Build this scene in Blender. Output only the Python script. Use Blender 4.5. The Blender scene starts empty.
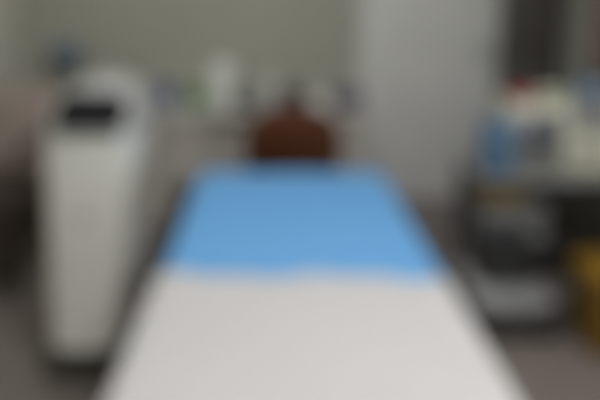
import bpy, bmesh, math, random
from mathutils import Vector, Matrix, noise
random.seed(7)
sc = bpy.context.scene
COL = sc.collection
PI = math.pi

# ------------------------------------------------------------------ materials
def lin(c):
    c = c / 255.0
    return c / 12.92 if c <= 0.04045 else ((c + 0.055) / 1.055) ** 2.4

def mat(name, rgb, rough=0.5, metal=0.0, var=0.06, scale=8.0, bump=0.0, bscale=60.0, coat=0.0, emit=0.0, trans=0.0):
    """rgb = the surface's own colour (sRGB 0-255); noise gives small colour variation, optional bump."""
    m = bpy.data.materials.new(name); m.use_nodes = True
    nt = m.node_tree; b = nt.nodes['Principled BSDF']
    base = [lin(v) for v in rgb]
    tc = nt.nodes.new('ShaderNodeTexCoord')
    n = nt.nodes.new('ShaderNodeTexNoise'); n.inputs['Scale'].default_value = scale; n.inputs['Detail'].default_value = 4
    nt.links.new(tc.outputs['Object'], n.inputs['Vector'])
    r = nt.nodes.new('ShaderNodeValToRGB')
    r.color_ramp.elements[0].position = 0.3; r.color_ramp.elements[1].position = 0.7
    r.color_ramp.elements[0].color = [max(0, v * (1 - var)) for v in base] + [1]
    r.color_ramp.elements[1].color = [min(1, v * (1 + var)) for v in base] + [1]
    nt.links.new(n.outputs['Fac'], r.inputs['Fac']); nt.links.new(r.outputs['Color'], b.inputs['Base Color'])
    b.inputs['Roughness'].default_value = rough; b.inputs['Metallic'].default_value = metal
    b.inputs['Coat Weight'].default_value = coat
    b.inputs['Transmission Weight'].default_value = trans
    if bump:
        n2 = nt.nodes.new('ShaderNodeTexNoise'); n2.inputs['Scale'].default_value = bscale
        nt.links.new(tc.outputs['Object'], n2.inputs['Vector'])
        bp = nt.nodes.new('ShaderNodeBump'); bp.inputs['Strength'].default_value = bump; bp.inputs['Distance'].default_value = 0.004
        nt.links.new(n2.outputs['Fac'], bp.inputs['Height']); nt.links.new(bp.outputs['Normal'], b.inputs['Normal'])
    if emit:
        b.inputs['Emission Color'].default_value = base + [1]; b.inputs['Emission Strength'].default_value = emit
    return m

def wood(name, rgb, rough=0.45, scale=6.0):
    m = mat(name, rgb, rough); nt = m.node_tree
    n = [x for x in nt.nodes if x.type == 'TEX_NOISE'][0]
    mp = nt.nodes.new('ShaderNodeMapping'); mp.inputs['Scale'].default_value = (12, 12, 1.2)
    tc = [x for x in nt.nodes if x.type == 'TEX_COORD'][0]
    nt.links.new(tc.outputs['Object'], mp.inputs['Vector']); nt.links.new(mp.outputs['Vector'], n.inputs['Vector'])
    n.inputs['Scale'].default_value = scale
    base = [lin(v) for v in rgb]; r = [x for x in nt.nodes if x.type == 'VALTORGB'][0]
    r.color_ramp.elements[0].color = [v * 0.6 for v in base] + [1]; r.color_ramp.elements[1].color = [min(1, v * 1.25) for v in base] + [1]
    return m

M = dict(
    wall=mat('olive_grey_paint', (171, 170, 158), 0.85, var=0.03, scale=2, bump=0.15),
    wall_side=mat('warm_grey_paint', (210, 209, 198), 0.85, var=0.03, scale=2, bump=0.15),
    ceiling=mat('ceiling_paint', (225, 224, 220), 0.9, var=0.02),
    floor=mat('taupe_vinyl', (130, 121, 116), 0.42, var=0.10, scale=30),
    base=mat('skirting_paint', (150, 147, 140), 0.5),
    door=mat('white_door_paint', (224, 224, 222), 0.45, var=0.02, scale=3),
    doorframe=mat('door_frame_paint', (196, 195, 190), 0.45, var=0.02),
    blue=mat('blue_nonwoven', (97, 157, 209), 0.75, var=0.03, scale=14, bump=0.35, bscale=220),
    sheet=mat('white_cotton', (189, 186, 185), 0.9, var=0.015, scale=5, bump=0.2, bscale=260),
    black_vinyl=mat('black_vinyl', (44, 42, 41), 0.45, bump=0.2, bscale=200),
    bedwood=wood('bed_timber', (134, 98, 82)),
    tower=mat('white_plastic', (238, 237, 231), 0.38, var=0.02, scale=3, coat=0.1),
    head=mat('silver_grey_plastic', (164, 164, 162), 0.4, var=0.02),
    towertrim=mat('pale_grey_plastic', (196, 197, 195), 0.4, var=0.02),
    darkbase=mat('dark_base_plastic', (52, 52, 45), 0.55),
    glass=mat('black_glass', (30, 30, 33), 0.12, var=0.0),
    screen=mat('grey_screen', (84, 86, 90), 0.2, var=0.1, scale=12),
    chrome=mat('chrome', (200, 200, 200), 0.22, 1.0, var=0.02),
    steel=mat('brushed_steel', (150, 150, 150), 0.35, 1.0),
    leather=mat('brown_leather', (88, 46, 20), 0.42, var=0.16, scale=10, bump=0.35, bscale=120),
    leather_d=mat('dark_brown_leather', (58, 34, 22), 0.45, var=0.16, bump=0.35, bscale=120),
    desk=mat('grey_laminate', (190, 184, 178), 0.45, var=0.02),
    desktop=mat('light_laminate', (184, 182, 176), 0.4, var=0.03),
    charcoal=mat('charcoal_lacquer', (80, 77, 74), 0.5, var=0.05),
    rubber=mat('black_rubber', (28, 28, 28), 0.7),
    bluep=mat('blue_plastic', (58, 74, 138), 0.35),
    green=mat('green_plastic', (82, 138, 62), 0.35),
    white=mat('white_gloss', (222, 224, 218), 0.3),
    greyp=mat('grey_plastic', (136, 136, 137), 0.4),
    tray=mat('mid_grey_plastic', (160, 160, 160), 0.4),
    lgrey=mat('light_grey_plastic', (186, 186, 186), 0.4),
    dgrey=mat('dark_grey_plastic', (68, 70, 74), 0.45),
    purple=mat('dusk_purple_fabric', (92, 86, 104), 0.8, bump=0.3),
    taupe=mat('taupe_fabric', (158, 144, 136), 0.85, var=0.08, scale=40, bump=0.3, bscale=300),
    dbrown=mat('dark_brown_fabric', (74, 63, 57), 0.85, bump=0.3, bscale=300),
    cream=mat('cream_casing', (198, 198, 178), 0.42, var=0.02),
    bluebox=mat('blue_carton', (66, 108, 144), 0.6, var=0.05),
    wallblue=mat('slate_blue_carton', (108, 128, 148), 0.6, var=0.05),
    bluegrey=mat('blue_grey_casing', (116, 136, 160), 0.4),
    red=mat('red_rubber', (160, 64, 72), 0.45),
    mustard=mat('mustard_plastic', (112, 92, 24), 0.45),
    yellow=mat('yellow_plastic', (138, 105, 32), 0.4, var=0.04),
    black=mat('black_casing', (60, 58, 55), 0.45),
    brownwood=wood('brown_door_timber', (140, 116, 100)),
    lamp=mat('lamp_diffuser', (255, 250, 240), 0.6, emit=2.0, var=0.0),
)

# ------------------------------------------------------------------ helpers
ORG = {}
SHIFT = Vector((0, 0, 0))          # moves a whole station (the trolley) about the floor while it is built
def put(bm, name, m, parent=None, smooth=True, org=None):
    """link the bmesh (built in place, in room coordinates) as ONE mesh object"""
    o0 = ORG[parent] if parent is not None else Vector(org or (0, 0, 0))
    bmesh.ops.translate(bm, verts=bm.verts, vec=SHIFT - o0)
    bmesh.ops.recalc_face_normals(bm, faces=bm.faces)
    me = bpy.data.meshes.new(name); bm.to_mesh(me); bm.free()
    me.materials.append(M[m] if isinstance(m, str) else m)
    for p in me.polygons: p.use_smooth = smooth
    if smooth:
        me.set_sharp_from_angle(angle=math.radians(38))
    o = bpy.data.objects.new(name, me); COL.objects.link(o)
    if parent is not None: o.parent = parent
    else: o.location = o0
    ORG[o] = o0
    return o

def tag(o, label, cat, group=None, kind=None):
    o['label'] = label; o['category'] = cat
    if group: o['group'] = group
    if kind: o['kind'] = kind
    return o

def thing(name, label, cat, loc, group=None):
    o = bpy.data.objects.new(name, None); COL.objects.link(o)
    loc = Vector(loc) + SHIFT; o.location = loc; o.empty_display_size = 0.1; ORG[o] = loc
    return tag(o, label, cat, group)

def struct(bm, name, m, parent=None, smooth=False):
    o = put(bm, name, m, parent, smooth)
    if parent is None: o['kind'] = 'structure'
    return o

def box(x0, x1, y0, y1, z0, z1, bev=0.0, seg=3, bm=None):
    b = bmesh.new()
    bmesh.ops.create_cube(b, size=1)
    for v in b.verts:
        v.co = Vector((x0 + (v.co.x + .5) * (x1 - x0), y0 + (v.co.y + .5) * (y1 - y0), z0 + (v.co.z + .5) * (z1 - z0)))
    if bev: bmesh.ops.bevel(b, geom=list(b.edges), offset=bev, segments=seg, profile=0.5, affect='EDGES')
    return merge(bm, b)

def merge(bm, b):
    if bm is None: return b
    me = bpy.data.meshes.new('tmp'); b.to_mesh(me); b.free(); bm.from_mesh(me); bpy.data.meshes.remove(me)
    return bm

def lathe(prof, cx, cy, z0=0.0, seg=28, bm=None, sx=1.0, sy=1.0):
    b = bmesh.new(); rings = []
    for r, z in prof:
        rings.append([b.verts.new((cx + max(r, 1e-4) * sx * math.cos(2 * PI * k / seg), cy + max(r, 1e-4) * sy * math.sin(2 * PI * k / seg), z0 + z)) for k in range(seg)])
    for a, c in zip(rings, rings[1:]):
        for k in range(seg): b.faces.new((a[k], a[(k + 1) % seg], c[(k + 1) % seg], c[k]))
    b.faces.new(rings[0][::-1]); b.faces.new(rings[-1])
    return merge(bm, b)

def tube(pts, r, seg=10, bm=None, closed=False):
    b = bmesh.new(); pts = [Vector(p) for p in pts]; rings = []; n = len(pts)
    for i, p in enumerate(pts):
        q0 = pts[i - 1] if (i > 0 or closed) else p
        q1 = pts[(i + 1) % n] if (i < n - 1 or closed) else p
        t = (q1 - q0).normalized()
        a = t.cross(Vector((0, 0, 1)))
        if a.length < 1e-3: a = t.cross(Vector((1, 0, 0)))
        a.normalize(); c = t.cross(a)
        rings.append([b.verts.new(p + r * (math.cos(2 * PI * k / seg) * a + math.sin(2 * PI * k / seg) * c)) for k in range(seg)])
    for i in range(n if closed else n - 1):
        a, c = rings[i], rings[(i + 1) % n]
        for k in range(seg): b.faces.new((a[k], a[(k + 1) % seg], c[(k + 1) % seg], c[k]))
    if not closed:
        b.faces.new(rings[0][::-1]); b.faces.new(rings[-1])
    return merge(bm, b)

def smooth_pts(ctrl, n=8):
    out = []; P = [Vector(c) for c in ctrl]
    for i in range(len(P) - 1):
        p0 = P[max(i - 1, 0)]; p1 = P[i]; p2 = P[i + 1]; p3 = P[min(i + 2, len(P) - 1)]
        for k in range(n):
            t = k / n
            out.append(0.5 * ((2 * p1) + (p2 - p0) * t + (2 * p0 - 5 * p1 + 4 * p2 - p3) * t * t + (3 * p1 - p0 - 3 * p2 + p3) * t ** 3))
    out.append(P[-1]); return out

def rrect(x0, x1, y0, y1, r, n=6):
    """rounded rectangle outline, counter-clockwise"""
    r = min(r, (x1 - x0) / 2 - 1e-4, (y1 - y0) / 2 - 1e-4); out = []
    for cx, cy, a0 in ((x1 - r, y0 + r, -PI / 2), (x1 - r, y1 - r, 0), (x0 + r, y1 - r, PI / 2), (x0 + r, y0 + r, PI)):
        for k in range(n + 1):
            a = a0 + PI / 2 * k / n
            out.append((cx + r * math.cos(a), cy + r * math.sin(a)))
    return out

def loft(sections, bm=None):
    b = bmesh.new(); rings = [[b.verts.new(p) for p in s] for s in sections]; n = len(rings[0])
    for a, c in zip(rings, rings[1:]):
        for k in range(n): b.faces.new((a[k], a[(k + 1) % n], c[(k + 1) % n], c[k]))
    b.faces.new(rings[0][::-1]); b.faces.new(rings[-1])
    return merge(bm, b)

def panel(cx, cy, cz, w, h, t, r, rot, bm=None):
    """rounded plate: width along x, height along local z, thickness t along local y, rotated by matrix rot"""
    pts = rrect(-w / 2, w / 2, -h / 2, h / 2, r)
    e = min(t * .4, .003)
    secs = []
    for y, k in ((t / 2, 1 - e / w * 2), (t / 2 - e, 1), (-t / 2 + e, 1), (-t / 2, 1 - e / w * 2)):
        secs.append([rot @ Vector((px * k, y, pz * k)) + Vector((cx, cy, cz)) for px, pz in pts])
    return loft(secs, bm)

RX = lambda a: Matrix.Rotation(math.radians(a), 3, 'X')
RZ = lambda a: Matrix.Rotation(math.radians(a), 3, 'Z')

def caster(x, y, z, parent, r=0.03):
    c = put(lathe([(r * .35, z - 2 * r + .002), (r * .35, z)], x, y, 0, 12), 'caster', 'steel', parent)
    b = bmesh.new(); bmesh.ops.create_cone(b, cap_ends=True, segments=24, radius1=r, radius2=r, depth=r * .9)
    bmesh.ops.bevel(b, geom=[e for e in b.edges if abs(e.verts[0].co.z - e.verts[1].co.z) < 1e-6], offset=r * .2, segments=2, affect='EDGES')
    bmesh.ops.transform(b, matrix=Matrix.Translation((x, y, r)) @ Matrix.Rotation(PI / 2, 4, 'Y'), verts=b.verts)
    put(b, 'wheel', 'rubber', c)
    return c

# ------------------------------------------------------------------ the room
XL, XR, YB, YF, HC = -1.62, 1.97, 3.65, -1.6, 2.75
struct(box(XL - .1, XR + .1, YF - .1, YB + .1, -.1, 0), 'floor', 'floor')
struct(box(XL - .1, XR + .1, YF - .1, YB + .1, HC, HC + .1), 'ceiling', 'ceiling')
DX0, DX1, DH = 0.585, 1.485, 2.08            # the white door's opening
wb = box(XL - .1, DX0, YB, YB + .1, 0, HC)
box(DX0, DX1, YB, YB + .1, DH, HC, bm=wb); box(DX1, XR + .1, YB, YB + .1, 0, HC, bm=wb)
struct(wb, 'wall_back', 'wall')
struct(box(XL - .1, XL, YF, YB, 0, HC), 'wall_left', 'wall_side')
struct(box(XL, XR, YF - .1, YF, 0, HC), 'wall_front', 'wall_side')
struct(box(XR, XR + .1, YF, YB, 0, HC), 'wall_right', 'wall_side')
# white door, closed, with its frame
d = struct(box(DX0 + .004, DX1 - .004, YB + .004, YB + .044, .006, DH - .004, .002, 1), 'door_1', 'door')
for z0, z1 in ((.16, .92), (1.08, 1.92)):
    fr = box(DX0 + .13, DX1 - .13, YB - .002, YB + .006, z0, z1, .003, 1)
    put(fr, 'door_panel', 'door', d, False)
h = put(panel(DX1 - .06, YB - .001, 1.02, .045, .2, .012, .012, RX(0)), 'handle_plate', 'lgrey', d)
put(tube(smooth_pts([(DX1 - .06, YB - .004, 1.05), (DX1 - .06, YB - .05, 1.05), (DX1 - .075, YB - .055, 1.05), (DX1 - .16, YB - .055, 1.05)], 5), .009), 'door_handle', 'lgrey', h)
tf = box(DX0 - .03, DX0 + .002, YB - .014, YB + .05, 0, DH, .003, 1)
box(DX1 - .002, DX1 + .03, YB - .014, YB + .05, 0, DH, .003, 1, bm=tf); box(DX0 - .03, DX1 + .03, YB - .014, YB + .05, DH, DH + .03, .003, 1, bm=tf)
struct(tf, 'trim_1', 'doorframe')
struct(box(XL, DX0 - .03, YB - .014, YB, 0, .09, .003, 1), 'baseboard_back', 'base')
struct(box(XL, XL + .014, YF, YB - .014, 0, .09, .003, 1), 'baseboard_left', 'base')
struct(box(XR - .014, XR, YF, 2.54, 0, .09, .003, 1), 'baseboard_right', 'base')
# brown timber door in the right wall
d2 = struct(box(XR - .03, XR - .002, 2.62, 3.22, .006, 2.05, .003, 1), 'door_2', 'brownwood')
put(lathe([(.012, 0), (.012, .03), (.026, .04), (.03, .055), (.022, .068), (.0, .07)], 0, 0), 'door_knob', 'steel', d2).matrix_local = Matrix.Translation((XR - .03, 3.14, 1.0)) @ Matrix.Rotation(-PI / 2, 4, 'Y')
tf = box(XR - .04, XR, 2.56, 2.62, 0, 2.11, .004, 1); box(XR - .04, XR, 3.22, 3.28, 0, 2.11, .004, 1, bm=tf); box(XR - .04, XR, 2.62, 3.22, 2.05, 2.11, .004, 1, bm=tf)
struct(tf, 'trim_2', 'brownwood')

# ------------------------------------------------------------------ treatment bed
BX0, BX1, BY0, BY1 = -.274, .440, .30, 2.15
bed = thing('treatment_bed', 'long black padded treatment bed under the blue pad and white sheet', 'bed', ((BX0 + BX1) / 2, 1.2, 0))
put(box(BX0, BX1, BY0, BY1, .60, .695, .03, 4), 'mattress', 'black_vinyl', bed)
fr = box(BX0 + .02, BX1 - .02, BY0 + .03, BY0 + .06, .50, .60, .004, 1)
box(BX0 + .02, BX1 - .02, BY1 - .06, BY1 - .03, .50, .60, .004, 1, bm=fr)
box(BX0 + .015, BX0 + .045, BY0 + .03, BY1 - .03, .50, .60, .004, 1, bm=fr); box(BX1 - .045, BX1 - .015, BY0 + .03, BY1 - .03, .50, .60, .004, 1, bm=fr)
put(fr, 'bed_frame', 'bedwood', bed)
for lx in (BX0 + .06, BX1 - .06):
    for ly in (BY0 + .12, BY1 - .12):
        l = put(box(lx - .03, lx + .03, ly - .03, ly + .03, .012, .56, .006, 2), 'leg', 'bedwood', bed)
        put(lathe([(.03, 0), (.03, .012), (.024, .016)], lx, ly), 'foot', 'rubber', l)
put(box(BX0 - .075, BX0 - .008, 1.36, 2.12, .615, .665, .018, 3), 'side_armrest', 'black_vinyl', bed)
for y in (1.5, 1.98): put(box(BX0 - .06, BX0 + .03, y - .02, y + .02, .585, .62, .003, 1), 'armrest_bracket', 'rubber', bed)
st = box(BX0 + .05, BX1 - .05, BY1 - .14, BY1 - .10, .16, .22, .004, 1)
put(st, 'stretcher', 'bedwood', bed)

def cloth(name, m, x0, x1, y0f, y1f, z, drop, amp, nx, ny, thick, seed, label, cat, edge_r=.028, flare=.05):
    """a cloth lying on the bed top at height z, edges folding over the sides and hanging by drop;
    y0f / y1f give the near and far hems as functions of the cross position"""
    b = bmesh.new(); W = x1 - x0; half = W / 2; cx = (x0 + x1) / 2
    L = half + drop; grid = []
    for i in range(nx + 1):
        s = -L + 2 * L * i / nx; col = []
        a = abs(s); sg = 1 if s >= 0 else -1
        arc = edge_r * PI / 2; flat = half - edge_r
        for j in range(ny + 1):
            t = j / ny; y = y0f(s / L) + (y1f(s / L) - y0f(s / L)) * t
            if a <= flat: px, pz = s, 0.0; nrm = Vector((0, 0, 1))
            elif a <= flat + arc:
                q = (a - flat) / edge_r; px = sg * (flat + edge_r * math.sin(q)); pz = -edge_r * (1 - math.cos(q)); nrm = Vector((sg * math.sin(q), 0, math.cos(q)))
            else:
                e = a - flat - arc; px = sg * (half + flare * e); pz = -edge_r - e; nrm = Vector((sg, 0, 0))
            v = Vector((s * 3.2, y * 3.2, seed)); w = noise.noise(v) + .5 * noise.noise(v * 2.3)
            u = Vector((s * 1.2 + y * .7, y * 6 - s * 3, seed + 5)); w2 = max(0, noise.noise(u)) ** 2
            d = amp * (w * .5 + .55) + amp * 1.6 * w2
            if a > flat + arc:
                d += .005 * (math.sin(y * 17 + 2.2 * noise.noise(Vector((y * 3, s, seed)))) + 1) * min(1, (a - flat - arc) / .1)
            col.append(b.verts.new(Vector((cx + px, y, z + pz)) + nrm * d))
        grid.append(col)
    for i in range(nx):
        for j in range(ny): b.faces.new((grid[i][j], grid[i + 1][j], grid[i + 1][j + 1], grid[i][j + 1]))
    o = put(b, name, m, None, True, (cx, (y0f(0) + y1f(0)) / 2, z))
    sm = o.modifiers.new('thickness', 'SOLIDIFY'); sm.thickness = thick; sm.offset = 1
    return tag(o, label, cat)

wav = lambda s, k: .010 * math.sin(s * 9 + k) + .006 * math.sin(s * 21 + 2 * k)
cloth('bed_pad', 'blue', -.261, .431, lambda s: 1.20, lambda s: 2.095 + .4 * wav(s, 1), .6975, 0.0, .0018, 64, 90, .003, 3.1,
      'bright blue disposable pad spread over the head half of the bed', 'bed pad', edge_r=.004)
cloth('bed_sheet', 'sheet', BX0 - .002, BX1 + .002, lambda s: .26, lambda s: 1.290 - .022 * s + wav(s, .4) - .03 * abs(s) ** 6, .7058, .20, .0035, 110, 120, .004, 8.7,
      'white cotton sheet draped over the near half of the bed', 'sheet', edge_r=.03, flare=.0)

# ------------------------------------------------------------------ white floor machine on the left
tw = thing('floor_standing_machine', 'tall white floor machine with domed top and black display left of the bed', 'machine', (-.66, 2.08, 0))
S = [(.088, 1.925, 2.24, -.77, -.555, .05), (.105, 1.905, 2.26, -.783, -.54, .06), (.30, 1.90, 2.28, -.787, -.525, .07), (.60, 1.89, 2.29, -.788, -.495, .075),
     (.85, 1.88, 2.30, -.785, -.465, .08), (.895, 1.882, 2.30, -.785, -.463, .085)]
S2 = [(.899, 1.884, 2.30, -.785, -.463, .085), (.94, 1.91, 2.30, -.781, -.466, .09), (.985, 1.957, 2.298, -.768, -.482, .10),
      (1.015, 2.005, 2.29, -.752, -.503, .10), (1.042, 2.04, 2.275, -.725, -.53, .09), (1.058, 2.075, 2.25, -.69, -.565, .07), (1.064, 2.12, 2.21, -.67, -.59, .03)]
put(loft([[(x, y, z) for x, y in rrect(x0, x1, y0, y1, r, 7)] for z, y0, y1, x0, x1, r in S]), 'body', 'tower', tw)
put(loft([[(x, y, z) for x, y in rrect(x0, x1, y0, y1, r, 7)] for z, y0, y1, x0, x1, r in S2]), 'head', 'head', tw)['label'] = 'grey domed head'
rot = RX(-43)
dp = put(panel(-.616, 1.927, .962, .27, .18, .018, .055, rot), 'display_bezel', 'towertrim', tw)
put(panel(-.616, 1.9195, .9675, .247, .157, .014, .048, rot), 'display', 'glass', dp)
for k in range(3):
    put(panel(-.666 + .05 * k, 1.8635, .9085, .016, .006, .006, .0025, rot), 'touch_key', 'greyp', dp)
put(loft([[(x, y, z) for x, y in rrect(x0, x1, y0, y1, .05, 6)] for z, y0, y1, x0, x1 in ((.035, 1.88, 2.25, -.80, -.53), (.075, 1.885, 2.25, -.795, -.535), (.09, 1.91, 2.24, -.775, -.55))]), 'base', 'darkbase', tw)
for cx in (-.755, -.585):
    for cy in (1.955, 2.215): caster(cx, cy, .037, tw, .017)
g = bmesh.new()
for k in range(9): box(-.512, -.499, 1.99, 2.2, .36 + .028 * k, .374 + .028 * k, .003, 1, bm=g)
put(g, 'vent_grille', 'towertrim', tw)
put(tube(smooth_pts([(-.76, 2.295, .92), (-.76, 2.345, .95), (-.76, 2.35, .97), (-.50, 2.35, .97), (-.50, 2.345, .95), (-.50, 2.295, .92)], 5), .011), 'push_handle', 'greyp', tw)
put(panel(-.64, 1.892, .60, .05, .05, .008, .024, RX(0)), 'power_button', 'towertrim', tw)

# ------------------------------------------------------------------ desk behind the bed
DY0, DY1, DL, DR, DZ = 3.02, 3.63, -.80, .545, .72
dk = thing('desk', 'pale grey desk with drawers standing along the back wall', 'desk', ((DL + DR) / 2, 3.3, 0))
put(box(DL, DR, DY0, DY1, DZ - .032, DZ, .006, 2), 'desktop', 'desktop', dk)
for x0, x1 in ((DL + .02, DL + .44), (DR - .40, DR - .02)):
    p = put(box(x0, x1, DY0 + .045, DY1 - .03, .03, DZ - .032, .004, 1), 'pedestal', 'desk', dk)
    for k, (z0, z1) in enumerate(((.485, .68), (.275, .475), (.045, .265))):
        dr = put(box(x0 + .008, x1 - .008, DY0 + .025, DY0 + .047, z0, z1, .004, 2), 'drawer', 'desk', dk)
        xm = (x0 + x1) / 2; zm = (z0 + z1) / 2 + .03
        put(tube(smooth_pts([(xm - .06, DY0 + .027, zm), (xm - .06, DY0, zm), (xm + .06, DY0, zm), (xm + .06, DY0 + .027, zm)], 4), .005, 8), 'handle', 'steel', dr)
put(box(DL + .43, DR - .39, DY0 + .10, DY0 + .12, .25, DZ - .03, .002, 1), 'modesty_panel', 'desk', dk)
for x in (DL + .06, DR - .06):
    for y in (DY0 + .08, DY1 - .08): put(lathe([(.02, 0), (.02, .032)], x, y, 0, 14), 'foot', 'rubber', dk)

# things on the desk, from its left end to its right
t = thing('bottle', 'dark blue bottle at the left end of the desk', 'bottle', (-.605, 3.22, DZ))
put(lathe([(.03, 0), (.042, .004), (.044, .02), (.044, .10), (.038, .125), (.018, .14), (.018, .152)], -.605, 3.22, DZ), 'body', 'bluep', t)
put(lathe([(.021, .148), (.021, .172), (.017, .176)], -.605, 3.22, DZ), 'cap', 'white', t)
t = thing('bottle', 'green bottle with white pump between the blue bottle and tall white canister', 'bottle', (-.43, 3.18, DZ))
put(lathe([(.03, 0), (.04, .004), (.042, .02), (.042, .09), (.034, .118), (.016, .13), (.016, .14)], -.43, 3.18, DZ), 'body', 'green', t)
pc = put(lathe([(.019, .136), (.019, .156), (.006, .16), (.006, .19)], -.43, 3.18, DZ), 'pump', 'white', t)
put(tube([(-.43, 3.18, DZ + .192), (-.43, 3.15, DZ + .192), (-.43, 3.132, DZ + .182)], .006, 8), 'spout', 'white', pc)
t = thing('canister', 'tall white lidded canister standing on the desk', 'canister', (-.285, 3.25, DZ))
put(lathe([(.07, 0), (.078, .005), (.08, .02), (.08, .20), (.076, .207)], -.285, 3.25, DZ), 'body', 'white', t)
put(lathe([(.083, .200), (.083, .232), (.076, .243), (.02, .248), (.014, .262), (.0, .266)], -.285, 3.25, DZ), 'lid', 'white', t)
t = thing('desk_phone', 'dark grey desk phone right of the tall white canister', 'phone', (-.15, 3.19, DZ))
ph = loft([[(-.135 + sx * .075, 3.19 + y, DZ + z) for sx, y, z in ((-1, -.08, 0), (1, -.08, 0), (1, .08, 0), (-1, .08, 0))],
           [(-.135 + sx * .072, 3.19 + y, DZ + z) for sx, y, z in ((-1, -.078, .03), (1, -.078, .03), (1, .078, .075), (-1, .078, .075))]])
put(ph, 'body', 'dgrey', t, False)
put(tube(smooth_pts([(-.185, 3.13, DZ + .07), (-.185, 3.145, DZ + .085), (-.185, 3.22, DZ + .105), (-.185, 3.25, DZ + .098)], 4), .017), 'handset', 'black', t)
g = bmesh.new()
for i in range(3):
    for j in range(4): box(-.15 + i * .028, -.132 + i * .028, 3.13 + j * .028, 3.148 + j * .028, DZ + .036 + j * .008, DZ + .049 + j * .008, .002, 1, bm=g)
put(g, 'keypad', 'lgrey', t)
t = thing('tissue_box', 'light grey tissue box left of the dark desk lamp', 'tissue box', (-.01, 3.27, DZ))
put(box(-.05, .05, 3.21, 3.32, DZ, DZ + .10, .006, 2), 'carton', 'lgrey', t)
tb = bmesh.new(); seg = 20; rings = []
for k, (r, z) in enumerate(((.03, .098), (.022, .115), (.032, .14), (.045, .155))):
    rings.append([tb.verts.new((-.012 + r * math.cos(2 * PI * i / seg) * (1 + .25 * math.sin(i * 1.9 + k)), 3.265 + .45 * r * math.sin(2 * PI * i / seg), DZ + z + .008 * math.sin(i * 2.3))) for i in range(seg)])
for a, c in zip(rings, rings[1:]):
    for i in range(seg): tb.faces.new((a[i], a[(i + 1) % seg], c[(i + 1) % seg], c[i]))
put(tb, 'tissue', 'white', t)
t = thing('desk_lamp', 'dark grey desk lamp showing above the top of the brown chair', 'lamp', (.13, 3.2, DZ))
put(lathe([(.075, 0), (.075, .012), (.065, .018)], .13, 3.24, DZ), 'base', 'dgrey', t)
put(tube(smooth_pts([(.13, 3.24, DZ + .016), (.13, 3.26, DZ + .07), (.13, 3.24, DZ + .13), (.125, 3.18, DZ + .145)], 6), .009), 'arm', 'dgrey', t)
b = lathe([(.025, .0), (.04, -.012), (.075, -.05), (.086, -.078), (.081, -.078), (.068, -.048), (.028, -.015)], 0, 0)
bmesh.ops.transform(b, matrix=Matrix.Translation((.125, 3.15, DZ + .14)) @ Matrix.Rotation(math.radians(-25), 4, 'X'), verts=b.verts)
put(b, 'lamp_shade', 'dgrey', t)
t = thing('document_tray', 'pale grey paper tray between the desk lamp and the dark purple pouch', 'paper tray', (.285, 3.26, DZ))
tr = box(.215, .355, 3.16, 3.38, DZ, DZ + .006, .002, 1)
for a in ((.215, .221, 3.16, 3.38), (.349, .355, 3.16, 3.38), (.215, .355, 3.374, 3.38)): box(*a, DZ, DZ + .06, .002, 1, bm=tr)
put(tr, 'tray', 'lgrey', t)
put(box(.226, .344, 3.17, 3.37, DZ + .006, DZ + .045, .002, 1), 'paper_stack', 'white', t)
t = thing('pouch', 'dark purple grey zip pouch at the right end of the desk', 'pouch', (.435, 3.16, DZ))
secs = []
for k in range(9):
    u = k / 8; r = math.sin(PI * min(max(u, .06), .97)) ** .45
    secs.append([(0.435 + .092 * (.75 + .25 * r) * math.cos(a) * abs(math.cos(a)) ** -.3 if abs(math.cos(a)) > 1e-3 else .435, 3.16 + .045 * r * (1 - .5 * u) * math.sin(a), DZ + .13 * u + .001) for a in [2 * PI * i / 24 + .01 for i in range(24)]])
put(loft(secs), 'body', 'purple', t)
put(tube([(.362, 3.16, DZ + .133), (.435, 3.16, DZ + .135), (.508, 3.16, DZ + .133)], .004, 8), 'zip', 'steel', t)

# brown chair between bed and desk
oc = thing('office_chair', 'brown leather office chair between the bed head and the desk', 'chair', (.105, 2.74, 0))
def back_section(u):           # u 0..1 from the bottom up
    z = .56 + .315 * u; y = 2.545 - .03 * u + .05 * (u - .5) ** 2
    hw = .232 - .014 * u if u < .5 else .225 * max(0.0, 1 - ((u - .5) / .51) ** 2.2) ** .5
    hw = max(hw, .05); th = .042 * (1 - .5 * max(0, u - .7))
    return z, y, hw, th
secs = []
for k in range(17):
    u = k / 16; z, y, hw, th = back_section(u)
    ring = []
    for i in range(28):
        a = 2 * PI * i / 28; c, s_ = math.cos(a), math.sin(a)
        x = hw * (abs(c) ** .5) * (1 if c >= 0 else -1); yy = th * (abs(s_) ** .7) * (1 if s_ >= 0 else -1)
        ring.append((.105 + x, y + yy + .35 * x * x, z))
    secs.append(ring)
br = put(loft(secs), 'backrest', 'leather', oc)
for zz in (.64, .72):
    put(tube([(.105 + dx, 2.545 - .03 * (zz - .56) / .3 - .044 + .35 * dx * dx, zz) for dx in [(-.2 + .4 * i / 14) for i in range(15)]], .004, 8), 'seam', 'leather_d', br)
put(loft([[(x, y, z) for x, y in rrect(.105 - w, .105 + w, 2.57, 2.57 + l, .09, 6)] for z, w, l in ((.425, .20, .41), (.44, .235, .45), (.49, .235, .45), (.505, .20, .42))]), 'seat', 'leather', oc)
put(tube(smooth_pts([(.105, 2.6, .52), (.105, 2.585, .58), (.105, 2.575, .68)], 5), .016), 'back_support', 'rubber', oc)
put(lathe([(.035, .11), (.035, .25), (.022, .255), (.022, .43)], .105, 2.78, 0, 18), 'post', 'chrome', oc)
for k in range(5):
    a = 2 * PI * k / 5 + .5; ex, ey = .105 + .25 * math.cos(a), 2.78 + .25 * math.sin(a)
    put(tube([(.105, 2.78, .12), (.105 + .12 * math.cos(a), 2.78 + .12 * math.sin(a), .108), (ex, ey, .075)], .018, 10), 'leg', 'rubber', oc)
    caster(ex, ey, .07, oc, .026)

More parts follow.
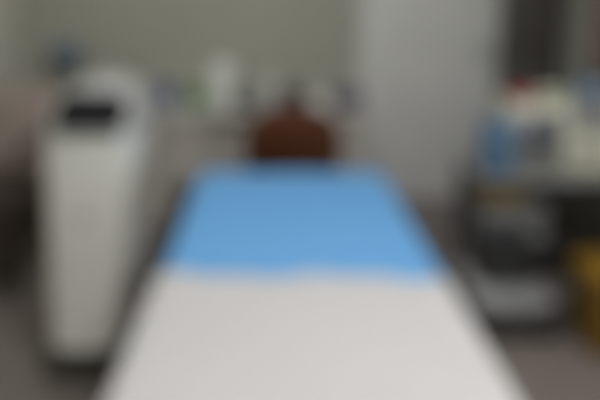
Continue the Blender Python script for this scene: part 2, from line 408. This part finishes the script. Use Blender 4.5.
# slate-blue box on the wall in the left corner
t = thing('glove_box', 'slate blue box fixed to the wall in the far left corner', 'box', (-1.30, 3.6, .93))
put(box(-1.385, -1.22, 3.555, 3.652, .90, 1.03, .006, 2), 'carton', 'wallblue', t)
put(panel(-1.302, 3.5545, .97, .085, .035, .003, .016, RX(0)), 'opening', 'dgrey', t)
put(box(-1.40, -1.205, 3.545, 3.65, .885, .90, .003, 1), 'bracket', 'steel', t)

# guest chair at the left edge
gc = thing('guest_chair', 'taupe upholstered chair with dark seat by the left wall behind the white machine', 'chair', (-1.3, 2.6, 0))
b = loft([[(x, y, z) for x, y in rrect(-1.60 + .02 * k, -1.07 - .008 * k, 2.80 + .012 * k, 2.875 + .012 * k, .034, 5)] for k, z in enumerate((.46, .54, .64, .73, .82, .86))] + [[(x, y, .88) for x, y in rrect(-1.46, -1.15, 2.875, 2.925, .02, 5)]])
put(b, 'backrest', 'taupe', gc)
put(box(-1.57, -1.12, 2.44, 2.82, .16, .40, .012, 2), 'under_seat_shade', 'dbrown', gc)  # dark box added to stand for the shadow beneath the seat
put(loft([[(x, y, z) for x, y in rrect(-1.59 + i, -1.08 - i, 2.38 + i, 2.83 - i, .06, 5)] for z, i in ((.40, .02), (.415, 0), (.46, 0), (.475, .025))]), 'seat', 'dbrown', gc)
for x in (-1.55, -1.12):
    for y in (2.43, 2.79): put(tube([(x, y, 0), (x, y, .18)], .017, 12), 'leg', 'rubber', gc)
    put(tube([(x, 2.79, .40), (x, 2.815, .55), (x, 2.84, .7)], .014, 10), 'back_post', 'rubber', gc)
    am = put(tube(smooth_pts([(x, 2.43, .42), (x, 2.43, .60), (x, 2.46, .645), (x, 2.80, .65)], 6), .014, 10), 'arm_tube', 'rubber', gc)
    put(box(x - .025, x + .025, 2.46, 2.76, .65, .675, .01, 2), 'armrest', 'dbrown', gc)

# tall charcoal cabinet in the right corner
tc_ = thing('tall_cabinet', 'tall narrow charcoal cabinet in the corner right of the white door', 'cabinet', (1.72, 3.5, 0))
CX0, CX1, CY0 = 1.52, 1.83, 3.43
put(box(CX0, CX1, CY0 + .02, YB - .002, .06, 2.0, .004, 1), 'carcass', 'charcoal', tc_)
put(box(CX0 + .015, CX1 - .015, CY0 + .04, YB - .02, 0, .062, .002, 1), 'plinth', 'rubber', tc_)
for z0, z1 in ((.065, .98), (.985, 1.995)):
    dd = put(box(CX0 + .003, CX1 - .003, CY0, CY0 + .02, z0, z1, .003, 2), 'door', 'charcoal', tc_)
    zc = z1 - .12 if z1 < 1 else z0 + .12
    put(tube([(CX0 + .045, CY0 + .004, zc - .06), (CX0 + .045, CY0 - .022, zc - .055), (CX0 + .045, CY0 - .022, zc + .055), (CX0 + .045, CY0 + .004, zc + .06)], .005, 8), 'handle', 'steel', dd)

# ------------------------------------------------------------------ trolley and equipment on the right
SHIFT = Vector((.035, 0, 0))
TX0, TX1, TY0, TY1 = .83, 1.16, 2.13, 2.52
tr = thing('equipment_trolley', 'grey wheeled equipment trolley with three levels right of the bed', 'trolley', (1.0, 2.32, 0))
put(loft([[(x, y, z) for x, y in rrect(TX0 + i, TX1 - i, TY0 + i, TY1 - i, .05, 6)] for z, i in ((.085, .02), (.10, 0), (.14, 0), (.155, .02))]), 'lower_shelf', 'tray', tr)
put(box(TX0 + .01, TX1 - .01, TY0 + .03, TY1, .36, .38, .006, 2), 'middle_shelf', 'dgrey', tr)
put(loft([[(x, y, z) for x, y in rrect(.80 + i, 1.46 - i, 2.10 + i, 2.53 - i, .04, 6)] for z, i in ((.655, .008), (.66, 0), (.675, 0), (.68, .008))]), 'upper_shelf', 'greyp', tr)
for x in (TX0 + .02, TX1 - .02):
    for y in (TY0 + .32, TY1 - .02): put(tube([(x, y, .13), (x, y, .66)], .011, 12), 'post', 'dgrey', tr)
put(loft([[(x, y, z) for x, y in rrect(TX0 - .01 + i, TX1 + .03 - i, 2.06 + i, TY1 - i, .06, 6)] for z, i in ((.066, .01), (.07, 0), (.082, 0), (.086, .01))]), 'under_shelf_shade', 'black', tr)  # dark slab added for the shadow on the floor below the trolley
for x in (TX0 + .05, TX1 - .05):
    for y in (2.06 + .05, TY1 - .05): caster(x, y, .07, tr, .034)
# cream monitor, turned a little towards the bed
mo = thing('patient_monitor', 'cream cased monitor with dark square screen on top of the trolley', 'monitor', (1.215, 2.30, .68))
def mrot(bm): bmesh.ops.rotate(bm, verts=bm.verts, cent=(1.215, 2.30, .68), matrix=RZ(-9)); return bm
prof = [(-.155, 0), (.16, 0), (.16, .22), (.12, .268), (-.06, .27), (-.11, .243), (-.165, .04)]
def side(x, k): return [(x, 2.30 + y * k, .685 + (z - .16) * k + .16) for y, z in prof]
mb = loft([side(.968, .93), side(.978, 1), side(1.455, 1), side(1.465, .93)])
bmesh.ops.bevel(mb, geom=[e for e in mb.edges if abs(e.verts[0].co.x - e.verts[1].co.x) > .2], offset=.014, segments=3, affect='EDGES')
put(mrot(mb), 'casing', 'cream', mo)
tilt = RX(-12.4)
bz = put(mrot(panel(1.078, 2.156, .818, .19, .215, .02, .014, tilt)), 'bezel', 'greyp', mo)
put(mrot(panel(1.078, 2.148, .826, .158, .165, .016, .008, tilt)), 'screen', 'screen', bz)
for k in range(4): put(mrot(panel(1.024 + k * .036, 2.1635, .726, .022, .012, .016, .004, tilt)), 'button', 'greyp', bz)
for k, (x, z) in enumerate(((1.235, .765), (1.31, .765), (1.385, .765))):
    b = lathe([(.026, 0), (.026, .012), (.022, .018), (.0, .019)], 0, 0)
    bmesh.ops.transform(b, matrix=Matrix.Translation((x, 2.152, z)) @ Matrix.Rotation(math.radians(78), 4, 'X'), verts=b.verts)
    put(mrot(b), 'knob', 'greyp', mo)
put(mrot(tube(smooth_pts([(1.115, 2.33, .945), (1.12, 2.33, .975), (1.135, 2.33, .985), (1.22, 2.33, .985), (1.235, 2.33, .975), (1.24, 2.33, .945)], 5), .012)), 'carry_handle', 'cream', mo)
g = bmesh.new()
for k in range(6): box(1.21, 1.42, 2.168 + .0065 * k, 2.174 + .0065 * k, .835 + .021 * k, .873 + .021 * k, .001, 1, bm=g)
put(mrot(g), 'speaker_slots', 'greyp', mo)

# small things on the trolley
t = thing('printer', 'small blue grey printer on the cream monitor', 'printer', (1.375, 2.28, .955))
put(box(1.275, 1.425, 2.225, 2.35, .956, 1.04, .014, 3), 'casing', 'bluegrey', t)
put(box(1.29, 1.41, 2.219, 2.23, .98, 1.0, .003, 1), 'paper_slot', 'dgrey', t)
t = thing('glove_carton', 'bright blue carton upright at the left end of the trolley top', 'box', (.885, 2.2, .68))
put(box(.83, .942, 2.135, 2.23, .682, .885, .005, 2), 'carton', 'bluebox', t)
put(panel(.886, 2.1345, .80, .07, .09, .003, .03, RX(0)), 'opening', 'wallblue', t)
t = thing('tape_roll', 'red roll lying on the left end of the cream monitor', 'roll', (1.03, 2.30, .953))
ro = bmesh.new()
prof_r = [(.024, 0), (.048, 0), (.051, .004), (.051, .036), (.048, .04), (.024, .04)]
rg = [[ro.verts.new((1.03 + r * math.cos(2 * PI * k / 32), 2.31 + r * math.sin(2 * PI * k / 32), 0.9565 + z)) for k in range(32)] for r, z in prof_r]
for a, c in zip(rg, rg[1:] + rg[:1]):
    for k in range(32): ro.faces.new((a[k], a[(k + 1) % 32], c[(k + 1) % 32], c[k]))
put(ro, 'tape', 'red', t)
b = tube([(1.03 + .025 * math.cos(2 * PI * k / 24), 2.31 + .025 * math.sin(2 * PI * k / 24), .977) for k in range(24)], .004, 8, closed=True)
put(b, 'core', 'taupe', t)
t = thing('instrument_case', 'dark grey flat case on the middle shelf of the trolley', 'case', (.94, 2.3, .38))
put(box(.845, 1.03, 2.175, 2.42, .382, .47, .01, 2), 'body', 'dgrey', t)
put(box(.845, 1.03, 2.175, 2.42, .472, .545, .01, 2), 'lid', 'greyp', t)
for x in (.90, 1.0): put(box(x - .012, x + .012, 2.168, 2.178, .452, .49, .002, 1), 'latch', 'steel', t)
t = thing('sharps_container', 'mustard yellow container stacked on the dark grey case in the trolley', 'container', (.93, 2.28, .53))
put(loft([[(x, y, z) for x, y in rrect(.855 - i, .985 + i, 2.175 - i, 2.335 + i, .02, 5)] for z, i in ((.547, .012), (.555, .02), (.63, .026))]), 'body', 'mustard', t)
put(loft([[(x, y, z) for x, y in rrect(.825, 1.015, 2.145, 2.364, .02, 5)] for z in (.63, .644)] + [[(x, y, .652) for x, y in rrect(.838, 1.0, 2.16, 2.35, .02, 5)]]), 'lid', 'mustard', t)
t = thing('control_unit', 'mid grey box beside the dark grey case on the trolley shelf', 'box', (1.09, 2.3, .38))
put(box(1.04, 1.122, 2.185, 2.42, .382, .53, .01, 2), 'casing', 'greyp', t)
put(panel(1.081, 2.1835, .475, .06, .06, .004, .006, RX(0)), 'faceplate', 'dgrey', t)
t = thing('power_unit', 'black box on the lowest shelf of the trolley', 'box', (.98, 2.36, .155))
put(box(.88, 1.10, 2.225, 2.42, .157, .30, .012, 2), 'casing', 'black', t)
g = bmesh.new()
for k in range(5): box(.91, 1.07, 2.221, 2.229, .185 + .02 * k, .193 + .02 * k, .001, 1, bm=g)
put(g, 'vent', 'dgrey', t)
SHIFT = Vector((0, 0, 0))
# yellow waste bin
wbn = thing('waste_bin', 'yellow lidded waste bin on the floor beside the trolley', 'bin', (1.36, 2.06, 0))
put(loft([[(x, y, z) for x, y in rrect(1.245 + i, 1.475 - i, 1.95 + i, 2.17 - i, .045, 6)] for z, i in ((.002, .02), (.02, .012), (.29, 0), (.30, -.006), (.315, -.006))]), 'bin_body', 'yellow', wbn)
put(loft([[(x, y, z) for x, y in rrect(1.237 + i, 1.483 - i, 1.942 + i, 2.178 - i, .05, 6)] for z, i in ((.315, 0), (.335, 0), (.36, .03), (.37, .07))]), 'lid', 'yellow', wbn)
put(box(1.33, 1.39, 1.915, 1.98, .012, .03, .006, 2), 'pedal', 'rubber', wbn)

# black drawer cabinet behind
bc = thing('drawer_cabinet', 'low black drawer cabinet behind the yellow bin and the trolley', 'cabinet', (1.50, 2.8, 0))
put(box(1.20, 1.72, 2.585, 3.0, .05, .66, .006, 2), 'carcass', 'black', bc)
for k in range(3):
    dd = put(box(1.21, 1.71, 2.567, 2.587, .06 + .2 * k, .25 + .2 * k, .004, 2), 'drawer', 'black', bc)
    put(tube([(1.40, 2.572, .19 + .2 * k), (1.40, 2.55, .19 + .2 * k), (1.52, 2.55, .19 + .2 * k), (1.52, 2.572, .19 + .2 * k)], .005, 8), 'handle', 'dgrey', dd)
put(box(1.215, 1.705, 2.61, 2.99, 0, .052, .002, 1), 'plinth', 'rubber', bc)

# ------------------------------------------------------------------ light: the room's lamp over the bed, plus an added fill lamp
def ceiling_lamp_or_fill(x, y, w, l, power):
    t = thing('ceiling_lamp_or_fill', 'flat white ceiling lamp over the bed' if y < 2 else 'unseen fill lamp added over the desk', 'lamp', (x, y, HC))
    put(box(x - w / 2 - .03, x + w / 2 + .03, y - l / 2 - .03, y + l / 2 + .03, HC - .05, HC, .006, 2), 'housing', 'white', t)
    put(box(x - w / 2, x + w / 2, y - l / 2, y + l / 2, HC - .055, HC - .045, .002, 1), 'diffuser', 'lamp', t)
    L = bpy.data.lights.new('ceiling_light', 'AREA'); L.shape = 'RECTANGLE'; L.size = w; L.size_y = l; L.energy = power; L.color = (.965, .985, 1)
    o = bpy.data.objects.new('ceiling_light', L); COL.objects.link(o); o.location = (x, y, HC - .06)
ceiling_lamp_or_fill(.6, .4, .9, .9, 42)
ceiling_lamp_or_fill(-.4, 2.25, .9, .6, 9)  # unseen fill lamp, added to brighten the back wall and left side
w = bpy.data.worlds.new('World'); sc.world = w; w.use_nodes = True
w.node_tree.nodes['Background'].inputs['Color'].default_value = (.5, .5, .5, 1); w.node_tree.nodes['Background'].inputs['Strength'].default_value = .2

# ------------------------------------------------------------------ camera: held at chest height over the foot of the bed
F = 560.0; PITCH, YAW, ROLL = math.radians(6), math.radians(-2.9), math.radians(1.2)
fwd = Vector((-math.sin(YAW) * math.cos(PITCH), math.cos(YAW) * math.cos(PITCH), -math.sin(PITCH)))
r0 = Vector((math.cos(YAW), math.sin(YAW), 0)); u0 = r0.cross(fwd)
right = r0 * math.cos(ROLL) + u0 * math.sin(ROLL); up = right.cross(fwd)
cam = bpy.data.cameras.new('camera'); co = bpy.data.objects.new('camera', cam); COL.objects.link(co)
cam.sensor_fit = 'HORIZONTAL'; cam.sensor_width = 36; cam.lens = 36 * F / 600; cam.shift_y = -.252; cam.clip_start = .02
R = Matrix((right, up, -fwd)).transposed()
co.matrix_world = Matrix.Translation((0, 0, 1.40)) @ R.to_4x4()
# the photograph was taken with the lens focused far too near, so the whole room is soft
cam.dof.use_dof = True; cam.dof.focus_distance = .10; cam.dof.aperture_fstop = 4.9
sc.camera = co
vs = sc.view_settings
vs.view_transform = 'Standard'; vs.look = 'None'; vs.exposure = 0.0; vs.gamma = 1; vs.use_curve_mapping = False
